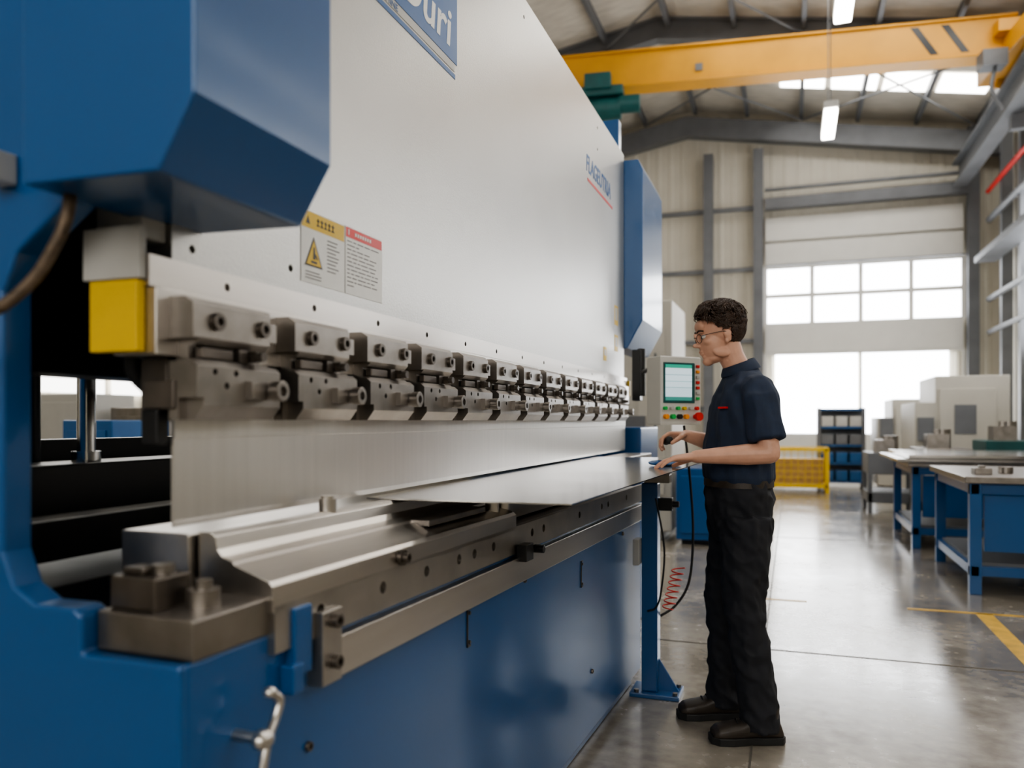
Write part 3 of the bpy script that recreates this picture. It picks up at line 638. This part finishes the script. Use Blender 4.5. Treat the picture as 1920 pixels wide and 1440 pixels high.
limb(bm, [(.0, .088, .90), (-.01, .095, .70), FK, (-.02, .125, .33), (FA[0]+.0, .145, .14), (FA[0]+.0, .148, .06)], [.100, .088, .075, .070, .067, .070], 22, caps=False)
remeshed('trousers', bm, .005, 'pants', PE, FPp, 3, folds(.016, 12, (1, 1, .9)))
bm = nb(); rings_loft(bm, [((-.001, 0, 1.022), .1385, .1795), ((-.001, 0, 1.052), .1375, .1785)], 36); mkobj('belt', bm, 'boot', PE, frame=FPp, smooth=True)
def boot(ax, ay):
    bm = nb()
    secs = [(.075, .034, .05), (.062, .042, .09), (.03, .046, .115), (-.02, .046, .118), (-.06, .047, .105), (-.10, .050, .086), (-.15, .054, .076), (-.185, .050, .068), (-.205, .038, .052)]
    rings = []; bot = .015
    for s, wd, top in secs:
        rings.append([bm.verts.new((ax+s, ay+wd*math.cos(t*math.tau/20), (bot+top)/2+(top-bot)/2*math.copysign(abs(math.sin(t*math.tau/20))**.7, math.sin(t*math.tau/20)))) for t in range(20)])
    for A, B in zip(rings, rings[1:]):
        for i in range(20): bm.faces.new((A[i], A[(i+1) % 20], B[(i+1) % 20], B[i]))
    bm.faces.new(rings[0][::-1]); bm.faces.new(rings[-1])
    limb(bm, [(ax+.005, ay, .07), (ax+.01, ay, .15)], [.052, .056], 20, caps=False)
    o = remeshed('boot', bm, .004, 'boot', PE, FPp, 3)
    bm = nb(); pts = [(.084, .020), (.07, .042), (.0, .044), (-.06, .044), (-.13, .057), (-.185, .053), (-.215, .028)]
    full = [(ax+x, ay+y) for x, y in pts]+[(ax+x, ay-y) for x, y in pts[::-1]]
    A = [bm.verts.new((x, y, 0)) for x, y in full]; B = [bm.verts.new((x, y, .03)) for x, y in full]
    bm.faces.new(A); bm.faces.new(B)
    for i in range(len(full)): bm.faces.new((A[i], A[(i+1) % len(full)], B[(i+1) % len(full)], B[i]))
    mkobj('sole', bm, 'rubber', o, frame=FPp, bevel=.003)
    bm = nb()
    for s, z in ((-.065, .105), (-.085, .097), (-.105, .088)): tube(bm, [(ax+s, ay-.036, z-.018), (ax+s-.004, ay, z+.004), (ax+s, ay+.036, z-.018)], .003, 6, 6)
    mkobj('laces', bm, 'rubber', o, frame=FPp, smooth=True, angle=0)
boot(.065, -.118); boot(-.01, .15)
bm = nb(); q = WRf+Vector((-.088, -.012, -.03)); tube(bm, [q+Vector((.0, .045, .0)), q, q+Vector((0, -.05, .01))], .011, 12, 3); ell(bm, q+Vector((0, -.055, .011)), (.017, .012, .017))
meta(mkobj('hand_knob', bm, 'rubber', frame=FPp, smooth=True), 'small black knob held in the hand', 'knob')
bm = nb(); ell(bm, (0, 0, 0), (.06, .035, .012)); ell(bm, (.05, .02, .0), (.03, .02, .01))
for v in bm.verts: v.co.z += .006*noise.noise(v.co*60)
meta(mkobj('cleaning_cloth', bm, 'blue', frame=T((-.52, 3.42, 1.112)), smooth=True), 'crumpled blue cloth on the steel sheet', 'cloth')

# ------------------------------------------------------------ overhead crane
FC = T((3.3, 14.54, 0)) @ R(7.3, 'Z')
CR = empty('overhead_crane', (-5, 0, 7.05), 'yellow overhead bridge crane with black stripes under the roof', 'crane', frame=FC)
bm = nb(); box(bm, -12., 0, -.16, .16, 7.06, 7.62); box(bm, -12., 0, -.2, .2, 7.62, 7.66); box(bm, -12., 0, -.2, .2, 7.03, 7.06); mkobj('girder', bm, 'crane', CR, frame=FC, bevel=.008)
bm = nb(); box(bm, -.2, .2, -1.0, 1.0, 6.98, 7.3); box(bm, -.35, .15, -.4, .4, 7.3, 7.5)
for y in (-.8, .8): cyl(bm, (.06, y, 6.98), .11, .1, 'X', 20)
mkobj('end_truck', bm, 'crane', CR, frame=FC, bevel=.01)
for x in (-1.55, -1.1):
    bm = nb(); pr = [(x, 7.58), (x+.12, 7.58), (x+.42, 7.12), (x+.30, 7.12)]; prism(bm, pr, -.163, -.161); mkobj('stripe', bm, 'black', CR, frame=FC)
bm = nb(); box(bm, -4.9, -4.78, -.18, -.16, 7.2, 7.32); mkobj('nameplate', bm, 'grey', CR, frame=FC)
bm = nb(); box(bm, -6.95, -6.1, -.35, .35, 6.86, 7.02); box(bm, -6.75, -6.3, -.42, -.2, 6.95, 7.22); 
ho = mkobj('hoist', bm, 'teal', CR, frame=FC, bevel=.02)
bm = nb(); cyl(bm, (-6.55, -.15, 6.68), .19, .8, 'X', 24); mkobj('drum', bm, 'teal', ho, frame=FC, smooth=True)
bm = nb(); cyl(bm, (-6.0, -.2, 6.72), .15, .35, 'X', 20); mkobj('motor', bm, 'teal', ho, frame=FC, smooth=True)
bm = nb(); cyl(bm, (-7.1, -.15, 6.68), .13, .35, 'X', 20); mkobj('motor', bm, 'teal', ho, frame=FC, smooth=True)
for x in (-6.62, -6.45):
    bm = nb(); cyl(bm, (x, -.15, 6.1), .012, 1.1, 'Z', 8); mkobj('hoist_cable', bm, 'black', ho, frame=FC)
bm = nb(); box(bm, -6.66, -6.4, -.25, -.05, 5.4, 5.75); tube(bm, [(-6.53, -.15, 5.4), (-6.5, -.15, 5.3), (-6.42, -.15, 5.25), (-6.4, -.15, 5.33)], .03, 10); mkobj('hook_block', bm, 'crane', ho, frame=FC, bevel=.02)
bm = nb(); box(bm, -.6, -.25, -.5, -.2, 6.75, 7.0); tube(bm, [(-.4, -.4, 6.75), (-.45, -.4, 6.4), (-.3, -.4, 6.1)], .03, 8); mkobj('power_box', bm, 'grey', CR, frame=FC)

# ------------------------------------------------------------ lamps
bm = nb(); box(bm, .43, .63, 12.35, 13.55, 5.80, 5.90); lm = mkobj('pendant_lamp', bm, 'lgrey', bevel=.01)
meta(lm, 'long white linear lamp hanging from the roof on thin wires', 'lamp', 'roof lamps')
bm = nb(); box(bm, .44, .62, 12.37, 13.53, 5.72, 5.80); mkobj('diffuser', bm, 'lamp', lm, bevel=.02)
for y in (12.5, 13.4):
    bm = nb(); cyl(bm, (.53, y, 7.1), .008, 2.42, 'Z', 6); mkobj('wire', bm, 'grey', lm)
for dy in (-3.9, -8.): dup(lm, T((0, dy, 0)))

# ------------------------------------------------------------ background objects
def bench(x0, x1, y0, y1, h, label, m='blue'):
    o = empty('workbench', ((x0+x1)/2, (y0+y1)/2, 0), label, 'workbench', 'blue workbenches')
    bx('worktop', (x0-.04, x1+.04, y0-.04, y1+.04, h-.05, h), 'tool', o, bevel=.006)
    for x in (x0, x1-.08):
        for y in (y0, y1-.08): bx('leg', (x, x+.08, y, y+.08, 0, h-.05), m, o)
    bm = nb()
    for z in (.14, h-.13):
        box(bm, x0, x1, y0+.01, y0+.06, z, z+.07); box(bm, x0, x1, y1-.06, y1-.01, z, z+.07); box(bm, x0+.01, x0+.06, y0, y1, z, z+.07); box(bm, x1-.06, x1-.01, y0, y1, z, z+.07)
    mkobj('frame', bm, m, o)
    bx('side_panel', (x0+.1, x1-.1, y0+.03, y0+.05, .32, h-.14), m, o)
    bx('shelf', (x0+.05, x1-.05, y0+.08, y1-.05, .2, .23), 'grey', o)
    return o
bench(1.25, 3.1, 6.75, 8.3, .88, 'blue steel workbench with metal parts on its top')
bench(1.15, 2.9, 9.0, 10.6, .88, 'blue steel workbench carrying shiny sheets')
for i in range(2):
    meta(bx('sheet_stack', (1.0+.1*i, 2.8, 8.85, 10.6, .882+.04*i, .915+.04*i), 'sheet', bevel=.003), 'stack of shiny steel sheets on a workbench', 'metal sheet', 'sheets on the workbench')
r2 = random.Random(5)
for i in range(9):
    x = 1.4+i*.19; bm = nb(); s = .03+.03*r2.random()
    if i % 3: cyl(bm, (x, 7.0+.3*r2.random(), .88+s*.5), s, s, 'Z', 16)
    else: box(bm, x-.07, x+.05, 7.0, 7.14, .88, .88+s); box(bm, x-.03, x+.01, 7.03, 7.1, .88+s, .9+s)
    meta(mkobj('metal_part', bm, 'tool', bevel=.004), 'small machined steel part on a workbench', 'metal part', 'parts on the workbench')
meta(bx('steel_block', (2.2, 3.05, 7.5, 8.2, .88, 1.0), 'tool', bevel=.01), 'flat grey steel block on a workbench', 'steel block')
def machine(x0, x1, y0, y1, h, label, m='beige', st=.8):
    o = empty('milling_machine', ((x0+x1)/2, (y0+y1)/2, 0), label, 'machine')
    xs = x0+(x1-x0)*.22
    bm = nb(); prism(bm, [(x0, .1), (x0, h*st), (xs, h*st), (xs, h), (x1, h), (x1, .1)], y0, y1); box(bm, x0+.1, x1-.1, y0+.1, y1-.1, 0, .1); mkobj('housing', bm, m, o, bevel=.01)
    bx('front_door', (xs+.05, x1-(x1-x0)*.15, y0-.03, y0, .5, h*.9), m, o)
    bx('door_window', (xs+.25, x1-(x1-x0)*.35, y0-.04, y0-.03, 1.1, h*.78), 'grey', o)
    bx('console', (x0+.03, x0+.25, y0-.08, y0-.01, 1.0, 1.35), 'grey', o)
    return o
machine(1.75, 3.0, 13.4, 15, 1.97, 'large off-white enclosed machine with a grey door')
machine(3.0, 3.85, 10.9, 12.6, 2.35, 'off-white enclosed machine by the side wall')
machine(1.5, 2.6, 16.2, 17.6, 1.7, 'low off-white machine cabinet near the back wall')
machine(-1.75, -1.22, 8.7, 9.8, 2.6, 'tall white machine cabinet behind the press', st=.98)
def cart(x0, x1, y0, y1, h, label, m):
    o = empty('machine_cart', ((x0+x1)/2, (y0+y1)/2, 0), label, 'cart')
    bx('tray', (x0, x1, y0, y1, h-.3, h), m, o, bevel=.01); bx('lower_tray', (x0, x1, y0, y1, .15, .3), m, o, bevel=.01)
    for x in (x0, x1-.06):
        for y in (y0, y1-.06): bx('leg', (x, x+.06, y, y+.06, 0, h-.3), 'grey', o)
    bm = nb(); cyl(bm, ((x0+x1)/2, y0+.3, h+.12), .1, .24); box(bm, x0+.1, x0+.35, y0+.1, y0+.4, h, h+.18); mkobj('fixture', bm, 'tool', o)
cart(1.0, 1.65, 12.2, 13.1, .85, 'grey metal cart with fixtures on top', 'grey')
cart(1.5, 2.1, 11.1, 12.0, .95, 'grey equipment cart with steel fixtures', 'tool')
cart(2.25, 2.85, 11.2, 12.0, 1.05, 'teal equipment cart beside the white machines', 'teal')
o = empty('storage_rack', (.9, 17, 0), 'blue storage rack with grey bins', 'rack')
for x in (.5, 1.3):
    for y in (16.7, 17.2): bx('upright', (x-.03, x+.03, y-.03, y+.03, 0, 1.55), 'grey', o)
for z in (.1, .45, .8, 1.15, 1.5): bx('shelf', (.5, 1.3, 16.7, 17.2, z, z+.04), 'blue2', o)
bx('back_sheet', (.5, 1.3, 17.2, 17.22, .1, 1.5), 'grey', o)
for j, z in enumerate((.14, .49, .84, 1.19)):
    for i in range(3):
        bm = nb(); box(bm, .55+i*.25, .76+i*.25, 16.68, 17.1, z+.001, z+.2); meta(mkobj('storage_bin', bm, ('blue2', 'blue2', 'grey', 'lgrey')[j], bevel=.01), 'plastic bin on the storage rack', 'bin', 'bins on the rack')
o = empty('stillage_cage', (.1, 15.8, 0), 'yellow steel cage pallet with mesh sides', 'cage')
x0, x1, ya, yb = -.38, .6, 15.4, 16.3
bm = nb()
for x in (x0, x1):
    for y in (ya, yb): box(bm, x-.03, x+.03, y-.03, y+.03, 0, .8)
for z in (.12, .78):
    for y in (ya, yb): box(bm, x0, x1, y-.03, y+.03, z-.03, z+.03)
    for x in (x0, x1): box(bm, x-.03, x+.03, ya, yb, z-.03, z+.03)
mkobj('frame', bm, 'yellow', o)
bm = nb()
for i in range(9): box(bm, x0+i*.12, x0+i*.12+.012, ya-.006, ya+.006, .12, .78)
for i in range(6): box(bm, x0, x1, ya-.006, ya+.006, .16+i*.11, .172+i*.11)
mkobj('mesh_side', bm, 'yellow', o)
bx('load', (x0+.06, x1-.06, ya+.06, yb-.06, .15, .6), 'wood', o)
def cab(x0, x1, y0, y1, h, label, m='blue'):
    o = empty('machine_cabinet', ((x0+x1)/2, (y0+y1)/2, 0), label, 'cabinet')
    bx('housing', (x0, x1, y0, y1, .05, h), m, o, bevel=.01); bx('plinth', (x0+.05, x1-.05, y0+.05, y1-.05, 0, .05), 'black', o)
    bx('door', (x0+.05, x1-.05, y0-.015, y0, .12, h-.08), m, o, bevel=.005)
    bm = nb(); cyl(bm, (x1-.1, y0-.03, h*.55), .02, .03, 'Y'); mkobj('handle', bm, 'lgrey', o)
cab(-1.15, -.6, 8.5, 9.3, .8, 'blue steel machine cabinet on the floor behind the press', 'blue')
cab(-5.45, -4.95, 4.8, 5.4, 1.30, 'blue tool cabinet seen past the press', 'blue2')
cab(-7.0, -6.2, 5.7, 6.3, 1.55, 'light grey tool cabinet seen past the press', 'lgrey')
cab(-6.1, -5.6, 5.9, 6.5, 1.42, 'grey steel tool cabinet seen past the press', 'tool')

# ------------------------------------------------------------ world, camera
w = bpy.data.worlds.new('world'); scene.world = w; w.use_nodes = True
w.node_tree.nodes['Background'].inputs[0].default_value = (.8, .9, 1, 1); w.node_tree.nodes['Background'].inputs[1].default_value = .6
cam = bpy.data.cameras.new('camera'); co = bpy.data.objects.new('camera', cam); scene.collection.objects.link(co)
cam.sensor_width = 36; cam.lens = 36*1500/1920; cam.shift_y = 70/1920
co.location = (0, 0, 1.29); co.rotation_euler = (math.radians(90), 0, math.radians(19.29))
cam.dof.use_dof = True; cam.dof.focus_distance = 2.8; cam.dof.aperture_fstop = 1.9; cam.clip_start = .05
scene.camera = co
scene.view_settings.view_transform = 'AgX'
try: scene.view_settings.look = 'AgX - Medium High Contrast'
except Exception: pass
scene.view_settings.exposure = 0.1
